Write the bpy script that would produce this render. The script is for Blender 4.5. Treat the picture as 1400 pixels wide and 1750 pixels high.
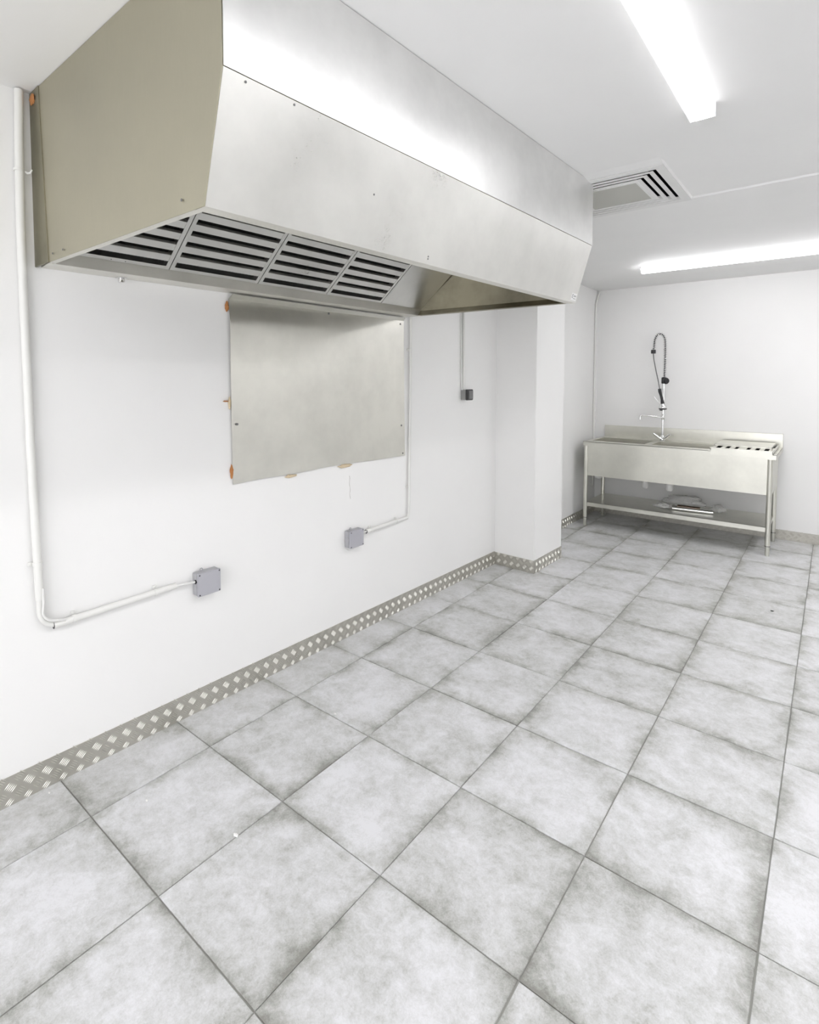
import bpy, bmesh, math, random
from mathutils import Matrix, Vector, Euler, noise
random.seed(7)
for o in list(bpy.data.objects): bpy.data.objects.remove(o, do_unlink=True)
S = bpy.context.scene
COL = S.collection
# ------------------------------------------------------------------ camera, world, exposure
cd = bpy.data.cameras.new('camera'); cam = bpy.data.objects.new('camera', cd); COL.objects.link(cam)
cd.sensor_fit = 'VERTICAL'; cd.sensor_height = 36.0; cd.sensor_width = 28.8
cd.lens = 928.6445 * 36.0 / 1750.0
cd.shift_x = 24.7608 / 1750.0; cd.shift_y = -178.6734 / 1750.0
cam.rotation_mode = 'YXZ'
cam.rotation_euler = (math.radians(86.98057), math.radians(-0.76281), math.radians(39.78183))
cam.location = (1.9063, -1.1716, 1.4772); cd.clip_start = .02
S.camera = cam
w = bpy.data.worlds.new('world'); S.world = w; w.use_nodes = True
w.node_tree.nodes['Background'].inputs[0].default_value = (.9, .95, 1, 1)
w.node_tree.nodes['Background'].inputs[1].default_value = .3
S.view_settings.view_transform = 'Standard'; S.view_settings.look = 'None'
S.view_settings.gamma = 1; S.view_settings.use_curve_mapping = False
S.view_settings.exposure = 0.15
LAMP = 33.0                     # radiance of the tube diffusers
LAMPCOL = (.985, .975, 1.0)
# added fill light in an unseen, made-up shop window behind the viewer
WX0, WX1, WZ0, WZ1 = .2, 3.2, .35, 2.25
ld = bpy.data.lights.new('added_window_fill', 'AREA'); lo_ = bpy.data.objects.new('added_window_fill', ld); COL.objects.link(lo_)
ld.shape = 'RECTANGLE'; ld.size = WX1 - WX0; ld.size_y = WZ1 - WZ0; ld.energy = 60; ld.color = (.98, .968, 1.0)
lo_.location = ((WX0 + WX1) / 2, -3.47, (WZ0 + WZ1) / 2); lo_.rotation_euler = (math.radians(90), 0, 0)
# ------------------------------------------------------------------ frames
TH = math.radians(1.78564)
FW = Matrix.Translation((-.249, 0, 0)) @ Matrix.Rotation(-TH, 4, 'Z')   # frame of the left wall: x out of wall, y along it
FR = Matrix.Identity(4)
ZC = 2.446; ZL = 2.438; YB = 4.91; XR = 3.45; YF = -3.3; XB = -.15
# ------------------------------------------------------------------ materials
def mat(name, col, rough=.5, metal=0, spec=.5, emit=None, bump=None, alpha=1, trans=0):
    m = bpy.data.materials.new(name); m.use_nodes = True
    nt = m.node_tree; b = nt.nodes['Principled BSDF']
    b.inputs['Base Color'].default_value = (*col, 1); b.inputs['Roughness'].default_value = rough
    b.inputs['Metallic'].default_value = metal; b.inputs['Specular IOR Level'].default_value = spec
    b.inputs['Alpha'].default_value = alpha; b.inputs['Transmission Weight'].default_value = trans
    if emit:
        b.inputs['Emission Color'].default_value = (*emit[0], 1); b.inputs['Emission Strength'].default_value = emit[1]
    if bump:
        t = nt.nodes.new('ShaderNodeTexCoord'); n = nt.nodes.new('ShaderNodeTexNoise'); bp = nt.nodes.new('ShaderNodeBump')
        n.inputs['Scale'].default_value = bump[0]; n.inputs['Detail'].default_value = 4
        bp.inputs['Strength'].default_value = bump[1]; bp.inputs['Distance'].default_value = bump[2]
        nt.links.new(t.outputs['Object'], n.inputs['Vector']); nt.links.new(n.outputs['Fac'], bp.inputs['Height'])
        nt.links.new(bp.outputs['Normal'], b.inputs['Normal'])
    return m
def ramp(nt, src, stops):
    r = nt.nodes.new('ShaderNodeValToRGB'); e = r.color_ramp.elements
    while len(e) < len(stops): e.new(.5)
    for el, (p, c) in zip(e, stops): el.position = p; el.color = (*c, 1) if len(c) == 3 else c
    nt.links.new(src, r.inputs['Fac']); return r
def mathn(nt, op, a, b=None, clamp=False):
    n = nt.nodes.new('ShaderNodeMath'); n.operation = op; n.use_clamp = clamp
    for k, v in ((0, a), (1, b)):
        if v is None: continue
        if isinstance(v, (int, float)): n.inputs[k].default_value = v
        else: nt.links.new(v, n.inputs[k])
    return n.outputs[0]
def steel(name, col, rough, streak=(4, 60, 60), smudge=.12, aniso=0, dirt=None):
    """brushed sheet steel: fine grain stretched one way, cloudy wiped patches in the gloss"""
    m = bpy.data.materials.new(name); m.use_nodes = True; nt = m.node_tree; b = nt.nodes['Principled BSDF']
    b.inputs['Metallic'].default_value = 1
    tc = nt.nodes.new('ShaderNodeTexCoord'); mp = nt.nodes.new('ShaderNodeMapping'); mp.inputs['Scale'].default_value = streak
    nt.links.new(tc.outputs['Object'], mp.inputs['Vector'])
    g = nt.nodes.new('ShaderNodeTexNoise'); g.inputs['Scale'].default_value = 6; g.inputs['Detail'].default_value = 3
    nt.links.new(mp.outputs['Vector'], g.inputs['Vector'])
    s = nt.nodes.new('ShaderNodeTexNoise'); s.inputs['Scale'].default_value = 3.2; s.inputs['Detail'].default_value = 5; s.inputs['Roughness'].default_value = .62
    nt.links.new(tc.outputs['Object'], s.inputs['Vector'])
    a1 = mathn(nt, 'MULTIPLY', mathn(nt, 'SUBTRACT', s.outputs['Fac'], .5), smudge * 2)
    a2 = mathn(nt, 'MULTIPLY', mathn(nt, 'SUBTRACT', g.outputs['Fac'], .5), .10)
    nt.links.new(mathn(nt, 'ADD', mathn(nt, 'ADD', a1, a2), rough, True), b.inputs['Roughness'])
    lo = tuple(c * (.86 if dirt is None else dirt) for c in col)
    r = ramp(nt, s.outputs['Fac'], [(.3, lo), (.62, col)])
    nt.links.new(r.outputs['Color'], b.inputs['Base Color'])
    bp = nt.nodes.new('ShaderNodeBump'); bp.inputs['Strength'].default_value = .04; bp.inputs['Distance'].default_value = .0004
    nt.links.new(g.outputs['Fac'], bp.inputs['Height']); nt.links.new(bp.outputs['Normal'], b.inputs['Normal'])
    return m
def paint(name, col, rough, spec, k=1.0):
    m = bpy.data.materials.new(name); m.use_nodes = True; nt = m.node_tree; b = nt.nodes['Principled BSDF']
    tc = nt.nodes.new('ShaderNodeTexCoord')
    n = nt.nodes.new('ShaderNodeTexNoise'); n.inputs['Scale'].default_value = 1.1; n.inputs['Detail'].default_value = 4
    f = nt.nodes.new('ShaderNodeTexNoise'); f.inputs['Scale'].default_value = 160; f.inputs['Detail'].default_value = 3
    for q in (n, f): nt.links.new(tc.outputs['Object'], q.inputs['Vector'])
    r = ramp(nt, n.outputs['Fac'], [(.3, tuple(c * (1 - .035 * k) for c in col)), (.7, col)])
    nt.links.new(r.outputs['Color'], b.inputs['Base Color'])
    b.inputs['Roughness'].default_value = rough; b.inputs['Specular IOR Level'].default_value = spec
    h = mathn(nt, 'ADD', mathn(nt, 'MULTIPLY', f.outputs['Fac'], .25), mathn(nt, 'MULTIPLY', n.outputs['Fac'], 6.0 * k))
    bp = nt.nodes.new('ShaderNodeBump'); bp.inputs['Strength'].default_value = .35; bp.inputs['Distance'].default_value = .002
    nt.links.new(h, bp.inputs['Height']); nt.links.new(bp.outputs['Normal'], b.inputs['Normal'])
    return m
def tile_mat():
    m = bpy.data.materials.new('stone_tile'); m.use_nodes = True; nt = m.node_tree; b = nt.nodes['Principled BSDF']
    tc = nt.nodes.new('ShaderNodeTexCoord'); oi = nt.nodes.new('ShaderNodeObjectInfo')
    off = nt.nodes.new('ShaderNodeVectorMath'); off.operation = 'MULTIPLY_ADD'
    cmb = nt.nodes.new('ShaderNodeCombineXYZ')
    for i, f in enumerate((37.0, 91.0, 53.0)): nt.links.new(mathn(nt, 'MULTIPLY', oi.outputs['Random'], f), cmb.inputs[i])
    off.inputs[1].default_value = (1, 1, 1)
    nt.links.new(tc.outputs['Object'], off.inputs[0]); nt.links.new(cmb.outputs[0], off.inputs[2])
    V = off.outputs[0]
    def nz(scale, det, rg, dist=0):
        n = nt.nodes.new('ShaderNodeTexNoise'); n.inputs['Scale'].default_value = scale; n.inputs['Detail'].default_value = det
        n.inputs['Roughness'].default_value = rg; n.inputs['Distortion'].default_value = dist
        nt.links.new(V, n.inputs['Vector']); return n.outputs['Fac']
    big = nz(5.0, 7, .70, .4); mid = nz(27, 7, .84, .35); fine = nz(190, 4, .8)
    sp = nt.nodes.new('ShaderNodeSeparateXYZ'); nt.links.new(tc.outputs['Object'], sp.inputs[0])
    ex = mathn(nt, 'ABSOLUTE', sp.outputs[0]); ey = mathn(nt, 'ABSOLUTE', sp.outputs[1])
    e = mathn(nt, 'MAXIMUM', ex, ey)
    edge = mathn(nt, 'DIVIDE', mathn(nt, 'SUBTRACT', e, .125), .10, True)      # worn glaze towards the tile's rim
    edge = mathn(nt, 'MULTIPLY', edge, edge)
    v = mathn(nt, 'ADD', mathn(nt, 'MULTIPLY', big, .47), mathn(nt, 'MULTIPLY', mid, .38))
    v = mathn(nt, 'ADD', v, mathn(nt, 'MULTIPLY', fine, .17))
    stain = mathn(nt, 'MULTIPLY', edge, mathn(nt, 'SUBTRACT', nz(4.2, 4, .6), .36, True))
    v = mathn(nt, 'SUBTRACT', v, mathn(nt, 'MULTIPLY', stain, .75))
    v = mathn(nt, 'ADD', v, mathn(nt, 'MULTIPLY', mathn(nt, 'SUBTRACT', oi.outputs['Random'], .5), .05))
    r = ramp(nt, v, [(.29, (.24, .24, .215)), (.39, (.405, .41, .385)), (.45, (.52, .525, .512)), (.51, (.61, .615, .613)), (.59, (.72, .725, .74))])
    nt.links.new(r.outputs['Color'], b.inputs['Base Color'])
    nt.links.new(mathn(nt, 'ADD', mathn(nt, 'MULTIPLY', mid, .2), .26), b.inputs['Roughness'])
    b.inputs['Specular IOR Level'].default_value = .75
    bp = nt.nodes.new('ShaderNodeBump'); bp.inputs['Strength'].default_value = .25; bp.inputs['Distance'].default_value = .0015
    nt.links.new(mathn(nt, 'ADD', mid, mathn(nt, 'MULTIPLY', fine, .3)), bp.inputs['Height']); nt.links.new(bp.outputs['Normal'], b.inputs['Normal'])
    return m
M_WALL = paint('wall_paint', (.90, .898, .885), .42, .4)
M_CEIL = paint('ceiling_paint', (.90, .90, .892), .6, .3, 1.4)
M_TILE = tile_mat()
M_GROUT = mat('grout', (.30, .30, .275), .9, bump=(300, .3, .001))
M_STEEL = steel('brushed_steel', (.70, .697, .67), .32)
M_STEELE = steel('shaded_end_steel', (.49, .465, .365), .46, (60, 60, 4), .10, dirt=.92)  # shade and dim warm reflection of the near end put into the colour
M_STEELIN = steel('dark_inner_steel', (.40, .37, .28), .42, (60, 60, 4), .15, dirt=.55)  # darker, browner, blotchy steel for the hood's inner faces
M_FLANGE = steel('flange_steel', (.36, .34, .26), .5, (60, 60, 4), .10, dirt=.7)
M_LIP = steel('lip_steel', (.80, .79, .74), .50, (4, 60, 60), .05)
M_UPPER = steel('upper_steel_lit', (.86, .86, .85), .40, (4, 60, 60), .10)  # same steel, with the lamp's reflection lightened into the base colour
M_SHEET = steel('wall_sheet_steel', (.74, .73, .675), .34, (8, 8, 8), .03)
M_SINK = steel('sink_steel', (.76, .755, .69), .31, (8, 8, 8), .03)
M_BOWL = steel('bowl_steel_shaded', (.50, .49, .43), .38, (8, 8, 8), .05)  # sink steel darkened to paint in the shade inside the bowls
M_CHROME = mat('chrome', (.82, .82, .82), .12, 1)
M_TREAD = mat('tread_plate', (.56, .545, .50), .5, 1, bump=(60, .2, .001))
M_BAR = mat('tread_bar', (.70, .69, .64), .46, 1)
M_PIPE = mat('white_conduit', (.80, .80, .77), .35)
M_CABLE = mat('white_cable', (.78, .78, .76), .4)
M_BOX = mat('grey_plastic', (.42, .42, .44), .5, bump=(200, .1, .0005))
M_BOXL = mat('grey_lid', (.44, .44, .475), .4)
M_DARK = mat('dark_plastic', (.02, .02, .022), .35)
M_SWITCH = mat('switch_grey', (.17, .17, .17), .4)
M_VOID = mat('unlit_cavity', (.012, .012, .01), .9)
M_RUST = mat('orange_sealant', (.46, .20, .07), .9, bump=(150, .5, .003))
M_TAN = mat('tan_sealant', (.66, .55, .38), .9, bump=(150, .5, .003))
M_LAMP = mat('lamp_diffuser', (1, 1, 1), .5, emit=(LAMPCOL, LAMP))
M_LAMP2 = mat('lamp_diffuser_back', (1, 1, 1), .5, emit=(LAMPCOL, LAMP * .40))
M_FILLR = mat('fill_diffuser_right', (1, 1, 1), .5, emit=(LAMPCOL, LAMP * 1.0))  # glow of the added, unseen right-hand fill lamp
M_LSIDE = mat('lamp_side_glow', (.9, .9, .9), .5, emit=(LAMPCOL, 1.15))
M_FILLF = mat('fill_diffuser_far_right', (1, 1, 1), .5, emit=(LAMPCOL, LAMP * 2.0))  # stronger glow for the added fill lamp further back, also unseen
M_LHOUSE = mat('lamp_housing', (.82, .82, .82), .4)
M_AC = mat('vent_white', (.80, .80, .79), .45)
M_ACP = mat('vent_plate', (.52, .52, .48), .5)
M_PVC = mat('white_pvc', (.84, .84, .82), .35)
M_FILM = mat('clear_film', (.85, .85, .83), .22, spec=.8, alpha=.42)
M_CRUMB = mat('plaster_crumb', (.9, .9, .88), .9)
M_LABEL = mat('label_paper', (.82, .82, .82), .5)
M_STRAW = mat('spray_hose_grey', (.08, .08, .08), .4)
# ------------------------------------------------------------------ mesh builder
class MB:
    def __init__(s): s.bm = bmesh.new()
    def box(s, x0, x1, y0, y1, z0, z1, bev=0, seg=1, M=None):
        t = bmesh.new()
        v = [t.verts.new((x, y, z)) for x in (x0, x1) for y in (y0, y1) for z in (z0, z1)]
        for f in ((0, 1, 3, 2), (4, 6, 7, 5), (0, 4, 5, 1), (2, 3, 7, 6), (0, 2, 6, 4), (1, 5, 7, 3)): t.faces.new([v[i] for i in f])
        if bev: bmesh.ops.bevel(t, geom=list(t.edges), offset=bev, segments=seg, affect='EDGES')
        if M is not None: bmesh.ops.transform(t, matrix=M, verts=list(t.verts))
        return s.merge(t)
    def merge(s, t, smooth=False):
        t.verts.index_update(); t.verts.ensure_lookup_table()
        nv = [s.bm.verts.new(v.co) for v in t.verts]
        for f in t.faces:
            try: g = s.bm.faces.new([nv[v.index] for v in f.verts]); g.smooth = f.smooth or smooth
            except ValueError: pass
        t.free(); return s
    def hexa(s, P):
        """8 points: bottom four then top four, both counter-clockwise"""
        v = [s.bm.verts.new(p) for p in P]
        for f in ((3, 2, 1, 0), (4, 5, 6, 7), (0, 1, 5, 4), (1, 2, 6, 5), (2, 3, 7, 6), (3, 0, 4, 7)): s.bm.faces.new([v[i] for i in f])
        return s
    def sheet(s, P, th):
        """polygon P (list of Vectors, planar) thickened by th along its normal"""
        P = [Vector(p) for p in P]; n = Vector((0, 0, 0))
        for i in range(len(P)): n += P[i].cross(P[(i + 1) % len(P)])
        n.normalize()
        a = [s.bm.verts.new(p) for p in P]; b = [s.bm.verts.new(p + n * th) for p in P]
        s.bm.faces.new(a[::-1]); s.bm.faces.new(b)
        for i in range(len(P)): j = (i + 1) % len(P); s.bm.faces.new((a[i], a[j], b[j], b[i]))
        return s
    def tube(s, pts, r, seg=12, cap=True):
        P = [Vector(p) for p in pts]; n = len(P); R = r if isinstance(r, (list, tuple)) else [r] * n
        rings = []; up = None
        for i, p in enumerate(P):
            d = ((P[min(i + 1, n - 1)] - p).normalized() + (p - P[max(i - 1, 0)]).normalized())
            if d.length < 1e-6: d = Vector((0, 0, 1))
            d.normalize()
            if up is None: up = d.orthogonal().normalized()
            else:
                up = up - d * up.dot(d); up = up.normalized() if up.length > 1e-6 else d.orthogonal().normalized()
            q = d.cross(up)
            rings.append([s.bm.verts.new(p + (up * math.cos(a) + q * math.sin(a)) * R[i]) for a in (2 * math.pi * k / seg for k in range(seg))])
        for A, B in zip(rings, rings[1:]):
            for k in range(seg):
                f = s.bm.faces.new((A[k], A[(k + 1) % seg], B[(k + 1) % seg], B[k])); f.smooth = True
        if cap:
            s.bm.faces.new(rings[0][::-1]); s.bm.faces.new(rings[-1])
        return s
    def lathe(s, base, prof, seg=20, axis=(0, 0, 1)):
        """prof: list of (radius, height)"""
        q = Vector((0, 0, 1)).rotation_difference(Vector(axis)); base = Vector(base); rings = []
        for r, h in prof:
            rings.append([s.bm.verts.new(base + q @ Vector((r * math.cos(a), r * math.sin(a), h))) for a in (2 * math.pi * k / seg for k in range(seg))])
        for A, B in zip(rings, rings[1:]):
            for k in range(seg):
                f = s.bm.faces.new((A[k], A[(k + 1) % seg], B[(k + 1) % seg], B[k])); f.smooth = True
        s.bm.faces.new(rings[0][::-1]); s.bm.faces.new(rings[-1]); return s
    def build(s, name, m, parent=None, frame=FW, base=(0, 0, 0), kind=None, label=None, autos=True):
        """vertices are in frame coordinates; base: the point of the frame that becomes the origin"""
        if parent is not None: base = parent['_b']
        b = Vector(base)
        for v in s.bm.verts: v.co -= b
        bmesh.ops.recalc_face_normals(s.bm, faces=list(s.bm.faces))
        if autos:
            for e in s.bm.edges:
                if len(e.link_faces) != 2 or e.calc_face_angle(0) > math.radians(38): e.smooth = False
        me = bpy.data.meshes.new(name); s.bm.to_mesh(me); s.bm.free(); me.materials.append(m)
        o = bpy.data.objects.new(name, me); COL.objects.link(o)
        if parent is not None: o.parent = parent
        else: o.matrix_world = frame @ Matrix.Translation(b)
        o['_b'] = tuple(b)
        if kind: o['kind'] = kind
        if label: o['label'] = label
        return o
def tag(o, label, cat, group=None):
    o['label'] = label; o['category'] = cat
    if group: o['group'] = group
    return o
def thing(name, label, cat, base=(0, 0, 0), frame=FW, group=None):
    o = bpy.data.objects.new(name, None); COL.objects.link(o); o.empty_display_size = .05
    o.matrix_world = frame @ Matrix.Translation(base); o['_b'] = tuple(base); return tag(o, label, cat, group)
def Bx(name, m, parent, d, bev=0, frame=FW, **k): return MB().box(*d, bev=bev).build(name, m, parent, frame, **k)
def arc(c, r, a0, a1, n, ax1, ax2):
    return [Vector(c) + Vector(ax1) * (r * math.cos(a0 + (a1 - a0) * i / n)) + Vector(ax2) * (r * math.sin(a0 + (a1 - a0) * i / n)) for i in range(n + 1)]
# ------------------------------------------------------------------ the room shell
def struct(mb, name, m, frame=FR, base=(0, 0, 0)): return mb.build(name, m, None, frame, base, kind='structure')
floor = struct(MB().box(-.6, XR + .1, YF - .1, YB + .1, -.12, -.004), 'floor', M_GROUT)
struct(MB().box(-.12, 0, -3.5, 2.9, -.004, 2.6), 'wall_left', M_WALL, FW)
struct(MB().box(XB - .12, XB, 2.8, YB + .1, -.004, 2.6), 'wall_left_recess', M_WALL)
struct(MB().box(XB - .2, XR + .12, YB, YB + .12, -.004, 2.6), 'wall_back', M_WALL)
struct(MB().box(XR, XR + .12, YF - .12, YB, -.004, 2.6), 'wall_right', M_WALL)
m = MB(); m.box(-.7, WX0, YF - .12, YF, -.004, 2.6); m.box(WX1, XR, YF - .12, YF, -.004, 2.6)
m.box(WX0, WX1, YF - .12, YF, -.004, WZ0); m.box(WX0, WX1, YF - .12, YF, WZ1, 2.6); struct(m, 'wall_front', M_WALL)
m = MB()
for a in (WX0, (WX0 + WX1) / 2 - .03, WX1 - .06): m.box(a, a + .06, YF - .08, YF - .03, WZ0, WZ1, .004)
for a in (WZ0, WZ1 - .06): m.box(WX0, WX1, YF - .078, YF - .032, a, a + .06, .004)
struct(m, 'added_window_1', M_PVC)  # unseen window frame, added to go with the fill light
struct(MB().box(-.05, .338, 2.654, 3.147, -.004, 2.47, .004, 2), 'wall_pillar', M_WALL, FW)
VX, VY, VH, VO = .965, 1.82, .31, .272        # vent centre, half size, half opening
cl = MB()
cl.box(-.7, VX - VO, YF - .1, YB + .1, ZC, ZC + .1); cl.box(VX + VO, XR + .1, YF - .1, YB + .1, ZC, ZC + .1)
cl.box(VX - VO, VX + VO, YF - .1, VY - VO, ZC, ZC + .1); cl.box(VX - VO, VX + VO, VY + VO, YB + .1, ZC, ZC + .1)
cl.build('ceiling', M_CEIL, None, FR, kind='structure')
# slightly lowered plaster in the far half, with a ragged lip
pm = MB(); pb = pm.bm
def quad(x0, x1, y0, y1): pb.faces.new([pb.verts.new(q) for q in ((x0, y0, ZL), (x1, y0, ZL), (x1, y1, ZL), (x0, y1, ZL))])
quad(.5, VX - VO, 1.62, YB); quad(-.4, .5, 1.62, YB); quad(VX - VO, VX + VO, VY + VO, YB); quad(VX + VO, 1.275, 1.511, YB)
pts = []; x = 1.275
while x < XR + .05:
    pts.append((x, 2.12 + random.uniform(-.006, .006) - .012 * (x - 1.275))); x += .06
for (xa, ya), (xb, yb) in zip(pts, pts[1:]):
    pb.faces.new([pb.verts.new(q) for q in ((xa, ya, ZL), (xb, yb, ZL), (xb, YB, ZL), (xa, YB, ZL))])
    pb.faces.new([pb.verts.new(q) for q in ((xa, ya - .007, ZC + .0005), (xb, yb - .007, ZC + .0005), (xb, yb, ZL), (xa, ya, ZL))])
pb.faces.new([pb.verts.new(q) for q in ((1.275, 1.511, ZL), (1.282, 1.505, ZC + .0005), (1.282, 2.115, ZC + .0005), (1.275, 2.12, ZL))])
pb.faces.new([pb.verts.new(q) for q in ((1.275, 1.44, ZC + .0005), (1.282, 1.505, ZC + .0005), (1.275, 1.511, ZL))])
pb.faces.new([pb.verts.new(q) for q in ((VX - VO, 1.511, ZL), (1.275, 1.511, ZL), (1.275, 1.44, ZC + .0005), (VX - VO, 1.44, ZC + .0005))])
quad(VX - VO, VX + VO, 1.511, VY - VO)
bmesh.ops.remove_doubles(pb, verts=list(pb.verts), dist=.0002)
pm.build('ceiling_patch', M_CEIL, None, FR, kind='structure')
# ------------------------------------------------------------------ floor tiles
TS = .45; GAP = .0017
def clip(poly, a, b, c):      # keep a*x+b*y >= c
    out = []
    for i in range(len(poly)):
        p, q = poly[i], poly[(i + 1) % len(poly)]; dp = a * p[0] + b * p[1] - c; dq = a * q[0] + b * q[1] - c
        if dp >= 0: out.append(p)
        if dp * dq < 0: t = dp / (dp - dq); out.append((p[0] + t * (q[0] - p[0]), p[1] + t * (q[1] - p[1])))
    return out
def tile_mesh(poly):
    t = bmesh.new(); n = len(poly); cx = sum(p[0] for p in poly) / n; cy = sum(p[1] for p in poly) / n
    def ring(z, ins):
        r = []
        for p in poly:
            dx = cx - p[0]; dy = cy - p[1]
            r.append(t.verts.new((p[0] + math.copysign(min(ins, abs(dx)), dx), p[1] + math.copysign(min(ins, abs(dy)), dy), z)))
        return r
    A, B, C = ring(-.0045, 0), ring(-.0014, 0), ring(0, .0014)
    for P, Q in ((A, B), (B, C)):
        for i in range(n): t.faces.new((P[i], P[(i + 1) % n], Q[(i + 1) % n], Q[i]))
    t.faces.new(C); bmesh.ops.recalc_face_normals(t, faces=list(t.faces))
    me = bpy.data.meshes.new('floor_tile'); t.to_mesh(me); t.free(); me.materials.append(M_TILE); return me
h = TS / 2 - GAP
full = tile_mesh([(-h, -h), (h, -h), (h, h), (-h, h)])
tan = math.tan(TH); cx0 = math.cos(TH)
for i in range(-2, 8):
    for j in range(-8, 11):
        X = (i + .5) * TS; Y = (j + .5) * TS
        sq = [(-h, -h), (h, -h), (h, h), (-h, h)]; p = sq
        p = clip(p, cx0, -math.sin(TH), cx0 * (-.249 + .001 - X) + math.sin(TH) * Y) if Y < 2.9 else clip(p, 1, 0, XB + .001 - X)
        if p: p = clip(p, 0, -1, -(YB - Y))
        if p: p = clip(p, -1, 0, -(XR - X))
        if p: p = clip(p, 0, 1, YF - Y)
        if len(p) < 3: continue
        A = abs(sum(p[k][0] * p[(k + 1) % len(p)][1] - p[(k + 1) % len(p)][0] * p[k][1] for k in range(len(p)))) / 2
        if A < .002: continue
        me = full if A > (2 * h) ** 2 - 1e-6 else tile_mesh(p)
        o = bpy.data.objects.new('floor_tile', me); COL.objects.link(o); o.parent = floor
        o.location = (X + random.uniform(-.0007, .0007), Y + random.uniform(-.0007, .0007), random.uniform(-.0005, .0005))
        o.rotation_euler = (0, 0, random.uniform(-.0012, .0012))
# ------------------------------------------------------------------ tread plate skirting
def skirting(name, frame, p0, p1, nrm, H=.10, seed=0):
    """plate from p0 to p1 (xy in frame), nrm = outward normal; raised five-bar pattern"""
    p0 = Vector((*p0, 0)); p1 = Vector((*p1, 0)); L = (p1 - p0).length; u = (p1 - p0).normalized(); n = Vector((*nrm, 0)); z = Vector((0, 0, 1))
    th = .0035; m = MB()
    m.hexa([p0, p1, p1 + n * th, p0 + n * th, p0 + z * H, p1 + z * H, p1 + n * th + z * H, p0 + n * th + z * H])
    plate = m.build(name, M_TREAD, None, frame, tuple(p0), kind='structure')
    b = bmesh.new(); P = .056
    def bar(c, d, ln=.0135, wd=.0016, ht=.0019):
        e = z * (-d[0]) + u * d[1] if False else (u * -d[1] + z * d[0])
        ax = u * d[0] + z * d[1]; top = n * ht; o = p0 + u * c[0] + z * c[1] + n * th
        v = [b.verts.new(q) for q in (o - ax * ln, o - ax * ln * .45 - e * wd, o + ax * ln * .45 - e * wd, o + ax * ln, o + ax * ln * .45 + e * wd, o - ax * ln * .45 + e * wd, o - ax * ln * .55 + top, o + ax * ln * .55 + top)]
        for f in ((0, 1, 6), (1, 2, 7, 6), (2, 3, 7), (3, 4, 7), (4, 5, 6, 7), (5, 0, 6)): b.faces.new([v[k] for k in f])
    r = math.sqrt(.5); i = 0; ph = (seed * .37) % 1 * P
    while i * P < L + P:
        for k in range(3):
            for kind in (0, 1):
                cu = i * P + (P / 2 if kind else 0) - ph; cv = .008 + k * P + (0 if kind else P / 2)
                d = (r, r) if kind else (r, -r); e = (r, -r) if kind else (r, r)
                for q in range(-2, 3):
                    c = (cu + e[0] * q * .0066, cv + e[1] * q * .0066)
                    if .008 < c[0] < L - .008 and .007 < c[1] < H + .001: bar(c, d)
        i += 1
    bmesh.ops.recalc_face_normals(b, faces=list(b.faces))
    MB().merge(b).build('raised_bars', M_BAR, plate, frame, kind='stuff')
    return plate
skirting('baseboard_left', FW, (0, -2.2), (0, 2.65), (1, 0), .103, 0)
skirting('baseboard_pillar_face', FW, (0.004, 2.654), (.342, 2.654), (0, -1), .098, 1)
skirting('baseboard_pillar_side', FW, (.338, 2.654), (.338, 3.147), (1, 0), .098, 2)
skirting('baseboard_recess', FR, (XB, 3.15), (XB, YB), (1, 0), .09, 3)
skirting('baseboard_back', FR, (XB, YB), (XR, YB), (0, -1), .09, 4)
# ------------------------------------------------------------------ extractor hood (wall frame)
ZB = 1.863; NK = 1.136; ZK = 2.14; NB = 1.058; T = .0015; ZT = 2.444
s0 = lambda n: -.476 + .028 * n
s1 = lambda n: 1.540 + .068 * n
hood = thing('extractor_hood', 'large brushed steel kitchen extractor hood on the left wall below the ceiling', 'extractor hood', (0, .5, ZB))
V = Vector
def endpanel(sf, off, n0=.09):
    return [V((n0, sf(n0) + off, ZB)), V((NB, sf(NB) + off, ZB)), V((NK, sf(NK) + off, ZK)), V((NK, sf(NK) + off, ZT)), V((n0, sf(n0) + off, ZT))]
MB().sheet(endpanel(s0, 0)[::-1], .0025).build('end_panel', M_STEELE, hood)
MB().sheet(endpanel(s1, 0, 0.0), .0025).build('end_panel', M_STEELIN, hood)
# mounting flange beside the wall
MB().hexa([V((.0005, s0(0) - .001, ZB)), V((.131, s0(.12) - .0030, ZB)), V((.131, s0(.12) + .004, ZB)), V((.0005, s0(0) + .004, ZB)),
           V((.0005, s0(0) - .001, ZT)), V((.088, s0(.09) - .0030, ZT)), V((.088, s0(.09) + .004, ZT)), V((.0005, s0(0) + .004, ZT))]).build('wall_flange', M_FLANGE, hood)
def fpanel(n0, z0, n1, z1, a=0., b=0.):
    return [V((n0, s0(n0) + a, z0)), V((n0, s1(n0) - b, z0)), V((n1, s1(n1) - b, z1)), V((n1, s0(n1) + a, z1))]
MB().sheet(fpanel(NB, ZB, NK, ZK, .002), .002).build('lower_front_panel', M_STEEL, hood)
MB().sheet(fpanel(NK + .0015, ZK + .0015, NK + .0015, ZT, .002), .002).build('upper_front_panel', M_UPPER, hood)
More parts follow.
